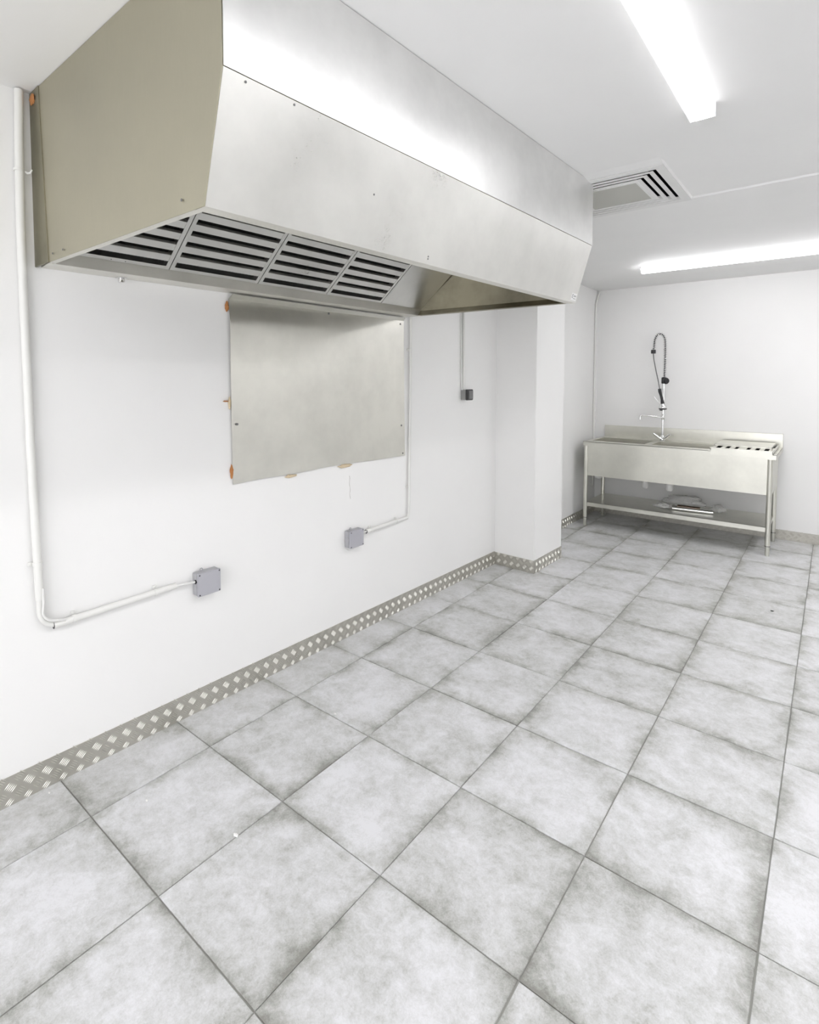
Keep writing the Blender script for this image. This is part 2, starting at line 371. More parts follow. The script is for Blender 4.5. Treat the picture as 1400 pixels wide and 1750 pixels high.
# lips round the open underside
LP = .042; LH = .036
def rim(P): return P
m = MB()
m.hexa([V((NB - LP, s0(NB) + .003, ZB)), V((NB - .001, s0(NB) + .003, ZB)), V((NB - .001, s1(NB) - .003, ZB)), V((NB - LP, s1(NB) - .003, ZB)),
        V((NB - LP, s0(NB) + .003, ZB + .012)), V((NB + .001, s0(NB) + .003, ZB + .012)), V((NB + .001, s1(NB) - .003, ZB + .012)), V((NB - LP, s1(NB) - .003, ZB + .012))])
m.build('front_lip', M_LIP, hood)
m = MB()
m.hexa([V((.112, s0(.1) + .003, ZB + .001)), V((NB - LP, s0(1) + .003, ZB + .001)), V((NB - LP, s0(1) + .024, ZB + .001)), V((.112, s0(.1) + .024, ZB + .001)),
        V((.112, s0(.1) + .003, ZB + .016)), V((NB - LP, s0(1) + .003, ZB + .016)), V((NB - LP, s0(1) + .024, ZB + .016)), V((.112, s0(.1) + .024, ZB + .016))])
m.build('end_lip', M_LIP, hood)
m = MB()
m.hexa([V((.112, s1(.1) - .03, ZB + .001)), V((NB - LP, s1(1) - .03, ZB + .001)), V((NB - LP, s1(1) - .003, ZB + .001)), V((.112, s1(.1) - .003, ZB + .001)),
        V((.112, s1(.1) - .005, ZB + .03)), V((NB - LP, s1(1) - .005, ZB + .03)), V((NB - LP, s1(1) - .003, ZB + .03)), V((.112, s1(.1) - .003, ZB + .03))])
m.build('end_lip', M_STEELIN, hood)
# grease gutter along the wall
G = .112
m = MB()
m.hexa([V((.001, s0(0) + .018, ZB)), V((G, s0(G) + .004, ZB)), V((G, s1(G) - .004, ZB)), V((.001, s1(0) - .003, ZB)),
        V((.001, s0(0) + .018, ZB + .040)), V((G, s0(G) + .004, ZB + .040)), V((G, s1(G) - .004, ZB + .040)), V((.001, s1(0) - .003, ZB + .040))])
m.build('grease_gutter', M_LIP, hood)
# filter bank on a slope rising from the gutter
AL = math.atan(.814); CA, SA = math.cos(AL), math.sin(AL)
def fp(s, w_, d=0): return V((G - .002 + w_ * CA + d * SA, s, ZB + .040 + w_ * SA - d * CA))   # d = towards the room
def slab(mb, a, b, w0, w1, d0, d1):
    return mb.hexa([fp(a, w0, d0), fp(b, w0, d0), fp(b, w1, d0), fp(a, w1, d0), fp(a, w0, d1), fp(b, w0, d1), fp(b, w1, d1), fp(a, w1, d1)])
FH = .49
for k in range(4):
    a = -.462 + k * .4115; b = a + .4085
    if k == 0: a = -.445
    fr = MB()
    slab(fr, a, a + .016, 0, FH, -.03, .001); slab(fr, b - .016, b, 0, FH, -.03, .001)
    slab(fr, a, b, 0, .017, -.03, .0005); slab(fr, a, b, FH - .017, FH, -.03, .0005)
    f = fr.build('grease_filter', M_STEEL, hood)
    wv = .037
    while wv < FH - .04:
        sl = MB(); slab(sl, a + .014, b - .014, wv + .004, wv + .033, -.003, -.001)
        # turned-back edges of the baffle
        sl.sheet([fp(a + .014, wv + .033, -.002), fp(b - .014, wv + .033, -.002), fp(b - .014, wv + .036, -.014), fp(a + .014, wv + .036, -.014)], .001)
        sl.sheet([fp(a + .014, wv + .004, -.002), fp(b - .014, wv + .004, -.002), fp(b - .014, wv + .001, -.014), fp(a + .014, wv + .001, -.014)], .001)
        sl.build('slat', M_STEEL, f); wv += .0535
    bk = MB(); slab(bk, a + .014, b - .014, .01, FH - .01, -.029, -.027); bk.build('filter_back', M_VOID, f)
bl = MB(); slab(bl, .7725 + .4115 + .002, 1.552, 0, FH, -.003, 0); bl.build('blank_panel', M_STEEL, hood)
# inside closing sheet from the filter tops to the front
ft = fp(0, FH)
MB().sheet([V((ft.x, s0(.5) + .004, ft.z)), V((ft.x, s1(.5) - .004, ft.z)), V((NK - .004, s1(NK) - .004, ft.z + .04)), V((NK - .004, s0(NK) + .004, ft.z + .04))], .002).build('inner_roof', M_STEELIN, hood)
# corner label on the lower front panel
slope = V((NK - NB, 0, ZK - ZB)).normalized(); outn = V((slope.z, 0, -slope.x))
def lf(s, u, d): return V((NB, 0, ZB)) + slope * u + V((0, s, 0)) + outn * (d + .0022)
def lbox(mb, sa, sb, ua, ub, d0, d1): return mb.hexa([lf(sa, ua, d0), lf(sb, ua, d0), lf(sb, ub, d0), lf(sa, ub, d0), lf(sa, ua, d1), lf(sb, ua, d1), lf(sb, ub, d1), lf(sa, ub, d1)])
lab = lbox(MB(), 1.545, 1.605, .010, .046, 0, .0006).build('maker_label', M_LABEL, hood)
q = MB(); lbox(q, 1.551, 1.556, .022, .040, .0006, .0009); lbox(q, 1.556, 1.563, .036, .040, .0006, .0009); lbox(q, 1.556, 1.563, .022, .025, .0006, .0009)
for c in range(4): lbox(q, 1.568 + c * .008, 1.573 + c * .008, .028, .036, .0006, .0008)
lbox(q, 1.568, 1.598, .018, .021, .0006, .0008); q.build('printed_marks', M_SWITCH, lab)
# rivets / screws
for (s, u) in ((.368, .026), (.369, .018), (-.386, .278), (-.251, .279), (.065, .151)):
    q = lf(s, u, 0); MB().lathe(q, [(.003, 0), (.003, .001), (.0015, .0018)], 10, outn).build('rivet', M_SWITCH, hood)
for (n, z) in ((.968, 1.894), (.17, 1.885), (.255, 1.885)):
    MB().lathe((n, s0(n) - .0025, z), [(.0035, 0), (.0035, .001), (.0015, .0018)], 10, (0, -1, 0)).build('rivet', M_SWITCH, hood)
for i in range(2):
    q = fp(-.27 + i * .05, .008, .001); MB().lathe(q, [(.0022, 0), (.0018, .0015)], 8, (SA, 0, -CA)).build('rivet', M_SWITCH, hood)
# drain nipple under the gutter
q = MB(); q.box(.012, .044, -.215, -.183, ZB - .004, ZB, .001); q.lathe((.028, -.199, ZB - .020), [(.010, 0), (.012, .002), (.012, .014), (.009, .017)], 14)
q.build('drain_nipple', M_CHROME, hood)
# rust blotch near the ceiling corner of the hood
def blob(c, r, nrm, sq, m_, name, parent, seed, frame=FW):
    t = bmesh.new(); bmesh.ops.create_icosphere(t, subdivisions=3, radius=1)
    n = V(nrm)
    for v in t.verts:
        d = v.co.copy(); k = 1 + .45 * noise.noise(d * 1.7 + V((seed * 3.1, seed, 0))) + .18 * noise.noise(d * 5 + V((seed, 0, 0)))
        d *= k; along = d.dot(n); d -= n * along * (1 - sq)
        v.co = V(c) + V((d.x * r[0], d.y * r[1], d.z * r[2]))
        v.co.x = max(v.co.x, .0006)
    return MB().merge(t, True).build(name, m_, parent, frame)
blob((.034, s0(0) - .003, 2.415), (.022, .004, .016), (0, 1, 0), 1, M_RUST, 'rust_patch', hood, 3)
# ------------------------------------------------------------------ steel splash sheet on the wall
sheet = thing('splash_sheet', 'buckled rectangular steel sheet screwed to the wall under the hood', 'metal sheet', (0, .9, .99))
t = bmesh.new(); NX, NZ = 40, 44; SL0, SR0 = .285, 1.522
grid = []
for j in range(NZ + 1):
    row = []
    for i in range(NX + 1):
        a = i / NX; c = j / NZ
        z0 = .990 + .010 * math.sin(a * 3.0) + .0022 * math.sin(a * 14) * (1 - c); z = z0 + (1.836 - z0) * c
        s = (SL0 - .010 * c) + (SR0 - SL0 - .004 * c) * a
        k = max(0., 1 - a * 1.15); top = .88
        f = (c / top) if c < top else (1 - (c - top) / (1 - top) * .75)
        n = .006 + .011 * k * (f ** 1.5 if c < top else f) + .0022 * math.sin(math.pi * a) * math.sin(math.pi * c)
        n += .0006 * math.sin(a * 5 + 1) * math.cos(c * 4) + .0025 * max(0, .06 - c) / .06 * abs(math.sin(a * 7.5))
        row.append(t.verts.new((n, s, z)))
    grid.append(row)
row = []     # top edge folded forward to the gutter
for i, v in enumerate(grid[-1]): row.append(t.verts.new((v.co.x + .034 - .020 * (i / NX), v.co.y, min(v.co.z + .018, 1.8615))))
grid.append(row)
for j in range(len(grid) - 1):
    for i in range(NX): f = t.faces.new((grid[j][i], grid[j][i + 1], grid[j + 1][i + 1], grid[j + 1][i])); f.smooth = True
bmesh.ops.recalc_face_normals(t, faces=list(t.faces))
so = MB().merge(t).build('sheet', M_SHEET, sheet)
md = so.modifiers.new('thickness', 'SOLIDIFY'); md.thickness = .0016; md.offset = 0
for (s, z, n) in ((.307, 1.268, .0155), (1.487, 1.186, .0085), (1.475, 1.815, .0085), (1.50, 1.010, .0085), (.88, 1.825, .0115)):
    MB().lathe((n - .003, s, z), [(.0058, 0), (.0058, .0035), (.003, .0048)], 12, (1, 0, 0)).build('screw', M_SWITCH, sheet)
for k, (s, z, rs, rz, m_) in enumerate(((.268, 1.80, .010, .022, M_RUST), (.274, 1.365, .006, .028, M_TAN), (.28, 1.050, .008, .030, M_RUST),
        (.62, .985, .035, .008, M_TAN), (1.0, .990, .045, .010, M_TAN), (.255, 1.375, .012, .003, M_RUST))):
    blob((.006, s, z), (.006, rs, rz), (1, 0, 0), 1, m_, 'sealant_blob', sheet, k + 11)
# hairline crack in the plaster under the sheet
pts = []
for i in range(9): pts.append((.0006, 1.038 + .003 * math.sin(i * 1.7) + .0008 * i, .93 - i * .017))
tag(MB().tube(pts, [.0008 + .0005 * (i % 2) for i in range(9)], 5).build('wall_crack', mat('crack', (.5, .48, .44), .9), None, FW, (0, 1.04, .8)), 'hairline crack in the white plaster below the steel sheet', 'crack')
# ------------------------------------------------------------------ conduits
def clip_part(parent, p, ax, r, tab=(0, -1, 0), frame=FW):
    p = V(p); ax = V(ax); tb = V(tab); m = MB()
    m.tube([p - ax * .006, p + ax * .006], r + .0022, 14)
    c = p + tb * (r + .006); c.x = .006
    m.box(-.0055, .004, -.007, .007, -.006, .006, .001, M=Matrix.Translation(c))
    m.lathe(c + V((.004, 0, 0)), [(.003, 0), (.003, .002)], 8, (1, 0, 0))
    m.build('pipe_clip', M_PIPE, parent)
# 1: tall run at the left with a bend to the lower grey box
c1 = thing('cable_conduit', 'white conduit left of the hood running down then right to the lower grey box', 'conduit', (0, -.5, .6), group=None)
R1 = .0135
P = [(.018, -.512, 2.440), (.018, -.517, 2.25), (.018, -.520, 2.0), (.018, -.519, 1.75), (.018, -.516, 1.5), (.018, -.514, 1.25), (.018, -.508, .95), (.018, -.504, .80), (.018, -.502, .70)]
MB().tube(P, R1, 16).build('vertical_pipe', M_PIPE, c1)
E_ = [V((.016, -.502, .705))] + arc((.016, -.440, .655), .062, math.pi, 1.5 * math.pi, 8, (0, 1, 0), (0, 0, 1)) + [V((.016, -.435, .593))]
MB().tube(E_, .0105, 14).build('bent_sleeve', M_PIPE, c1)
C_ = [V((.026, -.494, .74)), V((.030, -.493, .69))] + arc((.032, -.452, .66), .046, math.pi * 1.05, 1.5 * math.pi, 7, (0, 1, 0), (0, 0, 1)) + [V((.026, -.425, .602))]
MB().tube(C_, .0048, 10).build('cable', M_CABLE, c1)
MB().tube([(.018, -.462, .593), (.018, -.25, .598), (.018, -.003, .604)], .0125, 16).build('horizontal_pipe', M_PIPE, c1)
MB().tube([(.018, -.03, .603), (.020, .03, .601), (.028, .086, .598)], .0052, 10).build('cable', M_CABLE, c1)
MB().tube([(.018, -.4625, .593), (.018, -.4615, .593)], .0131, 16).build('pipe_mouth', M_DARK, c1)
clip_part(c1, (.018, -.505, .83), (0, 0, 1), R1); clip_part(c1, (.018, -.395, .5955), (0, 1, 0), .0125, (0, 0, 1)); clip_part(c1, (.018, -.090, .602), (0, 1, 0), .0125, (0, 0, 1))
q = MB(); q.tube([(.018, -.5195, 2.172), (.018, -.5195, 2.180)], R1 + .002, 14); q.tube([(.016, -.505, 2.178), (.024, -.496, 2.170), (.034, -.490, 2.170), (.040, -.487, 2.180)], [.004, .004, .0035, .002], 8)
q.build('cable_tie', M_PIPE, c1)
# 2: run right of the steel sheet to the upper grey box
c2 = thing('cable_conduit', 'thin white conduit right of the steel sheet turning left to the further grey box', 'conduit', (0, 1.55, .6))
MB().tube([(.014, 1.570, 1.862), (.014, 1.566, 1.5), (.014, 1.561, 1.1), (.014, 1.557, .9), (.014, 1.555, .665)] + arc((.014, 1.515, .632), .038, 0, -math.pi / 2, 6, (0, 1, 0), (0, 0, 1))[1:] , .0088, 12).build('vertical_pipe', M_PIPE, c2)
MB().tube([(.018, 1.532, .597), (.018, 1.35, .592), (.018, 1.155, .587)], .0112, 14).build('horizontal_pipe', M_PIPE, c2)
MB().tube([(.018, 1.17, .587), (.022, 1.10, .588)], .0065, 10).build('cable', M_CABLE, c2)
MB().tube([(.018, 1.1548, .587), (.018, 1.1556, .587)], .0118, 14).build('pipe_mouth', M_DARK, c2)
for p in ((1.565, 1.66), (1.557, .79)): clip_part(c2, (.014, *p), (0, 0, 1), .0088)
for p in ((1.43, .594), (1.195, .588)): clip_part(c2, (.018, *p), (0, 1, 0), .0112, (0, 0, 1))
# 3: run down to the switch
c3 = thing('cable_conduit', 'slim white conduit dropping from the hood to the dark switch', 'conduit', (0, 2.175, 1.4))
MB().tube([(.013, 2.168, 2.44), (.013, 2.170, 1.9), (.013, 2.175, 1.396)], .0085, 12).build('vertical_pipe', M_PIPE, c3)
MB().tube([(.010, 2.140, 2.44), (.010, 2.142, 1.9), (.010, 2.150, 1.45), (.012, 2.158, 1.396)], .0042, 8).build('cable', M_CABLE, c3)
clip_part(c3, (.013, 2.174, 1.56), (0, 0, 1), .0085)
# 4: in the far corner
c4 = thing('cable_conduit', 'white conduit in the far room corner left of the steel sink', 'conduit', (XB, 4.8, .9), FR)
MB().tube([(-.127, 4.885, 2.43), (-.130, 4.872, 2.39), (-.136, 4.835, 2.33), (-.139, 4.812, 2.27), (-.139, 4.806, 2.2), (-.139, 4.806, 1.5), (-.139, 4.806, .3)], .0095, 12).build('vertical_pipe', M_PIPE, c4)
for z in (2.27, 1.62, .95):
    MB().tube([(-.139, 4.806, z), (-.139, 4.806, z + .012)], .0115, 12).build('pipe_clip', M_PIPE, c4)
# ------------------------------------------------------------------ junction boxes and switch
def jbox(a, b, z0, z1, d, label, side):
    t = thing('junction_box', label, 'junction box', (0, (a + b) / 2, z0), group='square grey junction boxes on the left wall')
    m = MB(); m.box(.001, d - .012, a, b, z0, z1, .003, 2)
    # knock-out rings on top and sides
    for fx in ((a + b) / 2,):
        m.lathe((d * .45, fx, z1), [(.018, -.001), (.018, .0012), (.013, .0014)], 18, (0, 0, 1))
    m.lathe((d * .45, a, (z0 + z1) / 2), [(.016, 0), (.016, .0012), (.011, .0014)], 18, (0, -1, 0))
    m.build('body', M_BOX, t)
    MB().box(d - .0125, d, a - .001, b + .001, z0 - .001, z1 + .001, .0022, 2).build('lid', M_BOXL, t)
    for s in (a + .006, b - .006):
        for z in (z0 + .006, z1 - .006):
            MB().lathe((d - .001, s, z), [(.0034, 0), (.0034, .0014), (.001, .0016)], 10, (1, 0, 0)).build('lid_screw', M_DARK, t)
    e = MB(); e.tube(arc((.012, (a + b) / 2 - .018, z1 + .006), .006, 0, 2 * math.pi, 10, (0, 1, 0), (0, 0, 1)), .0018, 6, False)
    e.build('hanging_eyelet', M_BOX, t)
    g = MB(); y = a if side < 0 else b
    g.lathe((.026, y, z0 + .062), [(.0095, -.002), (.0095, .0035), (.006, .005)], 14, (0, side, 0)); g.build('cable_grommet', M_DARK, t)
    return t
jbox(.082, .188, .535, .634, .050, 'nearer grey square junction box low on the left wall', -1)
jbox(.997, 1.103, .528, .622, .050, 'further grey square junction box below the steel sheet', 1)
sw = thing('wall_switch', 'small dark grey surface switch under the slim conduit near the pillar', 'switch', (0, 2.19, 1.325))
MB().box(.001, .042, 2.155, 2.232, 1.326, 1.400, .003, 2).build('body', mat('switch_body', (.30, .30, .29), .45), sw)
MB().box(.041, .056, 2.153, 2.234, 1.324, 1.402, .004, 2).build('cover', mat('switch_cover', (.05, .05, .05), .4), sw)
MB().box(.055, .062, 2.172, 2.226, 1.334, 1.392, .003, 2).build('rocker', mat('switch_rocker', (.19, .19, .19), .35), sw)
# ------------------------------------------------------------------ ceiling lamps
def batten(name, label, p, L, axis, zt, group, shield=True, lamp=None):
    """p: centre of the near end; axis 'x' or 'y'"""
    t = thing(name, label, 'ceiling light', (p[0], p[1], zt), FR, group)
    W = .076
    def T(u0, u1, v0, v1, z0, z1, bev=0, seg=1):
        d = (p[0] + u0, p[0] + u1, p[1] + v0, p[1] + v1, z0, z1) if axis == 'x' else (p[0] + v0, p[0] + v1, p[1] + u0, p[1] + u1, z0, z1)
        return MB().box(*d, bev=bev, seg=seg)
    T(0, L, -W * .42, W * .42, zt - .018, zt - .0005, .002).build('housing', M_LHOUSE, t)
    # rounded diffuser
    SK = .050 if shield else .012
    if shield:
        for sg in (-1, 1): T(.001, L - .001, sg * W / 2 - .0015, sg * W / 2 + .0015, zt - SK, zt - .001, .0006).build('side_cover', M_LSIDE, t)
    m = MB(); n = 10; W2 = W / 2 - .003 if shield else W / 2; zc = zt - (.046 if shield else .034)
    prof = [(-W2, zt - .012), (-W2, zc)]
    prof += [(-W2 * math.cos(math.pi * k / n), zc - (.0045 if shield else .024) * math.sin(math.pi * k / n)) for k in range(1, n)] + [(W2, zc), (W2, zt - .012)]
    bm = m.bm; ring = []
    for u in (.006, L - .006):
        ring.append([bm.verts.new((p[0] + u, p[1] + v, z) if axis == 'x' else (p[0] + v, p[1] + u, z)) for v, z in prof])
    k = len(prof)
    for i in range(k): bm.faces.new((ring[0][i], ring[0][(i + 1) % k], ring[1][(i + 1) % k], ring[1][i]))
    bm.faces.new(ring[0]); bm.faces.new(ring[1]); m.build('diffuser', lamp or M_LAMP, t)
    for u in (0, L - .006): T(u, u + .006, -W * .5, W * .5, zt - (.050 if shield else .030), zt - .001, .001).build('end_cap', M_LHOUSE, t)
    for u in (() if shield else (.18 * L, .48 * L, .82 * L)): T(u, u + .03, -W * .5 - .002, W * .5 + .002, zt - .020, zt - .012, .001).build('mounting_clip', M_BOX, t)
    return t
batten('batten_light', 'long glowing white batten light on the ceiling beside the hood', (1.508, -.45), 1.505, 'y', ZC, None)
batten('batten_light', 'glowing batten light on the ceiling near the back wall above the sink', (.575, 3.84), 1.5, 'x', ZL, None, False, M_LAMP2)
batten('batten_light', 'added fill batten light on the ceiling behind the viewer, outside the view', (1.508, -2.75), 1.5, 'y', ZC, None)  # extra lamp put in out of view to brighten the room
batten('batten_light', 'added fill batten light on the ceiling along the right hand wall, outside the view', (2.65, -.45), 1.5, 'y', ZC, None, True, M_FILLR)  # added out of view as fill from the right
batten('batten_light', 'second added fill batten light on the ceiling along the right hand wall, outside the view', (2.65, 2.35), 1.5, 'y', ZL, None, True, M_FILLF)  # added out of view to lift the far end of the room
# ------------------------------------------------------------------ ceiling vent
vent = thing('ceiling_vent', 'square white louvred ceiling vent beyond the end of the hood', 'vent', (VX, VY, ZL), FR)
def sqring(mb, r0, z0, r1, z1, th=.0016):
    """square frustum band from half-size r0 at z0 to r1 at z1"""
    c = [(-1, -1), (1, -1), (1, 1), (-1, 1)]; bm = mb.bm
    A = [bm.verts.new((VX + x * r0, VY + y * r0, z0)) for x, y in c]; B = [bm.verts.new((VX + x * r1, VY + y * r1, z1)) for x, y in c]
    A2 = [bm.verts.new((VX + x * (r0 - th), VY + y * (r0 - th), z0)) for x, y in c]; B2 = [bm.verts.new((VX + x * (r1 - th), VY + y * (r1 - th), z1)) for x, y in c]
    for i in range(4):
        j = (i + 1) % 4
        for P_, Q_ in ((A, B), (B, B2), (B2, A2), (A2, A)): bm.faces.new((P_[i], P_[j], Q_[j], Q_[i]))
zt = ZL - .001
def flange(mb, ro, ri, z0, z1): sqring(mb, ro, z0, ro, z1, ro - ri)
m = MB(); flange(m, VH, .270, zt - .003, zt); sqring(m, .270, zt - .003, .260, zt + .014, .0012); m.build('frame', M_AC, vent)
for ro, ri in ((.253, .234), (.217, .198), (.181, .161)):
    m = MB(); flange(m, ro, ri, zt - .003, zt - .001)
    sqring(m, ri, zt - .003, ri - .010, zt + .014, .0012)
    m.build('louvre', M_AC, vent)
m = MB(); m.box(VX - .1560, VX + .1560, VY - .150, VY + .150, zt - .004, zt - .002, .0005); m.build('centre_plate', M_ACP, vent)
m = MB(); flange(m, .1600, .150, zt - .0055, zt - .0015); m.build('plate_rim', M_AC, vent)
m = MB(); R_ = VO - .001; z1 = ZC + .30
m.box(VX - R_, VX + R_, VY - R_, VY + R_, z1, z1 + .002)
for sx in (-1, 1):
    m.box(VX + sx * R_ - .001, VX + sx * R_ + .001, VY - R_, VY + R_, zt + .001, z1); m.box(VX - R_, VX + R_, VY + sx * R_ - .001, VY + sx * R_ + .001, zt + .001, z1)
m.build('duct_box', M_VOID, vent)
# ------------------------------------------------------------------ steel sink unit
SX0, SX1, SY0, SY1, SZ = -.045, 1.552, 4.235, 4.905, .852
sink = thing('sink_unit', 'long two bowl stainless steel sink table with undershelf at the back wall', 'sink', (.75, 4.57, 0), FR)
def frame_top(mb, x0, x1, y0, y1, z0, z1, holes):
    xs = sorted({x0, x1, *[h[0] for h in holes], *[h[1] for h in holes]}); ys = sorted({y0, y1, *[h[2] for h in holes], *[h[3] for h in holes]})
    for i in range(len(xs) - 1):
        for j in range(len(ys) - 1):
            cx, cy = (xs[i] + xs[i + 1]) / 2, (ys[j] + ys[j + 1]) / 2
            if any(h[0] < cx < h[1] and h[2] < cy < h[3] for h in holes): continue
            mb.box(xs[i], xs[i + 1], ys[j], ys[j + 1], z0, z1)
HO = [(-.0, .50, 4.37, 4.74), (.56, 1.05, 4.37, 4.74)]
m = MB(); frame_top(m, SX0, SX1, SY0, SY1 - .002, SZ - .003, SZ, HO)
m.box(SX0, SX1, SY0, SY0 + .002, SZ - .040, SZ); m.box(SX0, SX0 + .002, SY0, SY1 - .002, SZ - .04, SZ); m.box(SX1 - .002, SX1, SY0, SY1 - .002, SZ - .04, SZ)
m.box(SX0, SX1, SY0, SY0 + .008, SZ, SZ + .004, .0015); m.build('top', M_SINK, sink, FR)
for (a, b, c, d) in HO:
    m = MB(); z0 = .60; th = .0015
    for P_ in ([V((a, c, SZ)), V((b, c, SZ)), V((b - .02, c + .02, z0)), V((a + .02, c + .02, z0))], [V((b, d, SZ)), V((a, d, SZ)), V((a + .02, d - .02, z0)), V((b - .02, d - .02, z0))],
               [V((a, d, SZ)), V((a, c, SZ)), V((a + .02, c + .02, z0)), V((a + .02, d - .02, z0))], [V((b, c, SZ)), V((b, d, SZ)), V((b - .02, d - .02, z0)), V((b - .02, c + .02, z0))],
               [V((a + .02, c + .02, z0)), V((b - .02, c + .02, z0)), V((b - .02, d - .02, z0)), V((a + .02, d - .02, z0))]): m.sheet(P_, th)
    bw = m.build('bowl', M_BOWL, sink, FR)
    MB().lathe(((a + b) / 2, (c + d) / 2, z0 + .001), [(.04, 0), (.04, .003), (.03, .001)], 20).build('drain', M_CHROME, bw, FR)
m = MB(); m.box(SX0, SX1, SY1 - .016, SY1, SZ - .02, .976, .002); m.build('backsplash', M_SINK, sink, FR)
m = MB(); m.sheet([V((-.005, 4.262, .512)), V((1.500, 4.262, .512)), V((1.500, 4.262, SZ - .004)), V((-.005, 4.262, SZ - .004))], .0015)
m.box(-.005, 1.5, 4.262, 4.275, .510, .5125); m.build('front_apron', M_SINK, sink, FR)
for x in (-.028, 1.526):
    m = MB(); m.box(x - .001, x + .001, 4.28, 4.80, .52, SZ - .004); m.build('side_apron', M_SINK, sink, FR)
MB().box(-.005, 1.50, 4.795, 4.797, .60, SZ - .004).build('rear_apron', M_SINK, sink, FR)
for x in (-.020, 1.508):
    for y in (4.262, 4.79):
        m = MB(); m.lathe((x, y, .085), [(.0195, 0), (.0195, SZ - .004 - .085)], 20); lg = m.build('leg', M_SINK, sink, FR)
        MB().lathe((x, y, .0808), [(.0205, 0), (.0205, .004)], 20).build('collar', M_DARK, lg, FR)
        MB().lathe((x, y, .0003), [(.015, 0), (.0165, .004), (.0165, .080)], 20).build('adjustable_foot', M_SINK, lg, FR)
m = MB(); m.box(-.018, 1.506, 4.262, 4.80, .2375, .2395)
m.box(-.006, 1.494, 4.256, 4.258, .200, .2395); m.box(-.006, 1.494, 4.80, 4.802, .205, .2395); m.box(-.02, -.018, 4.262, 4.80, .205, .2395); m.box(1.506, 1.508, 4.262, 4.80, .205, .2395)
m.box(-.006, 1.494, 4.256, 4.264, .2375, .2395)
m.build('undershelf', M_SINK, sink, FR)
for z in (.50, .53):
    MB().lathe((1.527, 4.30, .815), [(.005, 0), (.005, .002), (.002, .003)], 10, (1, 0, 0)).build('bolt', M_SWITCH, sink, FR); break
# white waste fittings
for x, y, s_ in ((.25, 4.55, 1), (.485, 4.50, 1.3), (.70, 4.50, 1.5)):
    if x == .25: continue
    m = MB(); m.lathe((x, y, .405), [(.014 * s_, 0), (.020 * s_, .012), (.020 * s_, .05), (.024 * s_, .052), (.024 * s_, .085), (.018 * s_, .087), (.018 * s_, .195)], 20)
    m.build('waste_trap', M_PVC, sink, FR)
m = MB(); m.lathe((.035, 4.48, .452), [(.018, 0), (.036, .010), (.043, .025), (.043, .08), (.02, .085), (.02, .14)], 24)
m.build('bottle_trap', M_PVC, sink, FR)
m = MB(); m.tube([(.035, 4.52, .545), (.2, 4.54, .55), (.485, 4.52, .555), (.70, 4.51, .56)], .018, 14); m.build('waste_pipe', mat('dark_waste_pipe', (.10, .10, .09), .6), sink, FR)
# ------------------------------------------------------------------ draining rack with cover plate
rack = thing('draining_tray', 'slotted stainless draining tray with raised cover at the right end of the sink', 'draining tray', (1.29, 4.5, SZ), FR)
m = MB(); x0, x1, y0, y1, z0, z1 = 1.075, 1.525, 4.226, 4.80, SZ + .0045, SZ + .030
m.box(x0, x1, y0, y0 + .004, SZ - .030, z1); m.box(x0, x0 + .004, y0, y1, z0, z1); m.box(x1 - .004, x1, y0, y1, z0, z1); m.box(x0, x1, y1 - .004, y1, z0, z1)
m.box(x0 - .006, x1 + .004, y0 - .006, y0 + .012, z1 - .003, z1 + .001, .001)
m.build('tray_rim', M_SINK, rack, FR)
MB().box(x0 + .004, x1 - .004, y0 + .004, y1 - .004, z0, z0 + .001).build('tray_floor', M_VOID, rack, FR)
for k, (xc, wd) in enumerate(((.018, .028), (.085, .034), (.150, .036), (.225, .062), (.300, .036), (.365, .034), (.430, .030))):
    MB().box(x0 + xc - wd / 2, x0 + xc + wd / 2, y0 + .004, y0 + .30, z1 - .006, z1 - .003, .0008).build('slat', M_SINK, rack, FR)
m = MB(); m.box(x0 + .002, x1 - .02, 4.42, y1 + .01, z1 + .012, z1 + .016, .001); m.box(x0 + .002, x1 - .02, 4.42, 4.424, z1 - .002, z1 + .014); m.box(x0 + .002, x0 + .006, 4.42, y1, z1 - .001, z1 + .013); m.box(x1 - .024, x1 - .02, 4.42, y1, z1 - .001, z1 + .013)
m.build('cover_plate', M_SINK, rack, FR)
# ------------------------------------------------------------------ pre-rinse tap
tap = thing('pre_rinse_tap', 'tall chrome pre-rinse tap with spring hose and black spray handle on the sink', 'tap', (.565, 4.80, SZ), FR)
TX, TY = .562, 4.79
m = MB(); m.lathe((TX, TY, SZ + .0006), [(.030, 0), (.030, .006), (.022, .010), (.020, .045), (.014, .055)], 22); m.tube([(TX, TY, .89), (TX, TY, 1.435)], .0135, 14)
m.lathe((TX, TY, 1.07), [(.015, 0), (.018, .006), (.018, .045), (.014, .052)], 18); m.build('riser', M_CHROME, tap, FR)
for sg in (-1, 1):
    m = MB(); m.tube([(TX + sg * .012, TY - .012, .872), (TX + sg * .035, TY - .022, .888), (TX + sg * .058, TY - .03, .908), (TX + sg * .078, TY - .036, .925)], [.016, .014, .013, .011], 12)
    m.build('lever_handle', M_CHROME, tap, FR)
MB().tube([(TX - .01, TY, 1.092), (TX - .10, TY - .02, 1.10), (TX - .185, TY - .04, 1.108), (TX - .20, TY - .042, 1.102), (TX - .205, TY - .043, 1.085), (TX - .206, TY - .043, 1.062)], [.008, .0075, .0075, .008, .009, .010], 12).build('swivel_spout', M_CHROME, tap, FR)
MB().tube([(TX - .01, TY - .01, 1.165), (TX - .03, TY - .014, 1.165)], .009, 12).build('spout_valve', M_SWITCH, tap, FR)
MB().tube([(TX - .008, TY - .01, 1.20), (TX - .035, TY - .02, 1.235), (TX - .070, TY - .03, 1.285), (TX - .078, TY - .032, 1.300)], [.004, .003, .003, .0022], 8).build('spray_hook', M_CHROME, tap, FR)
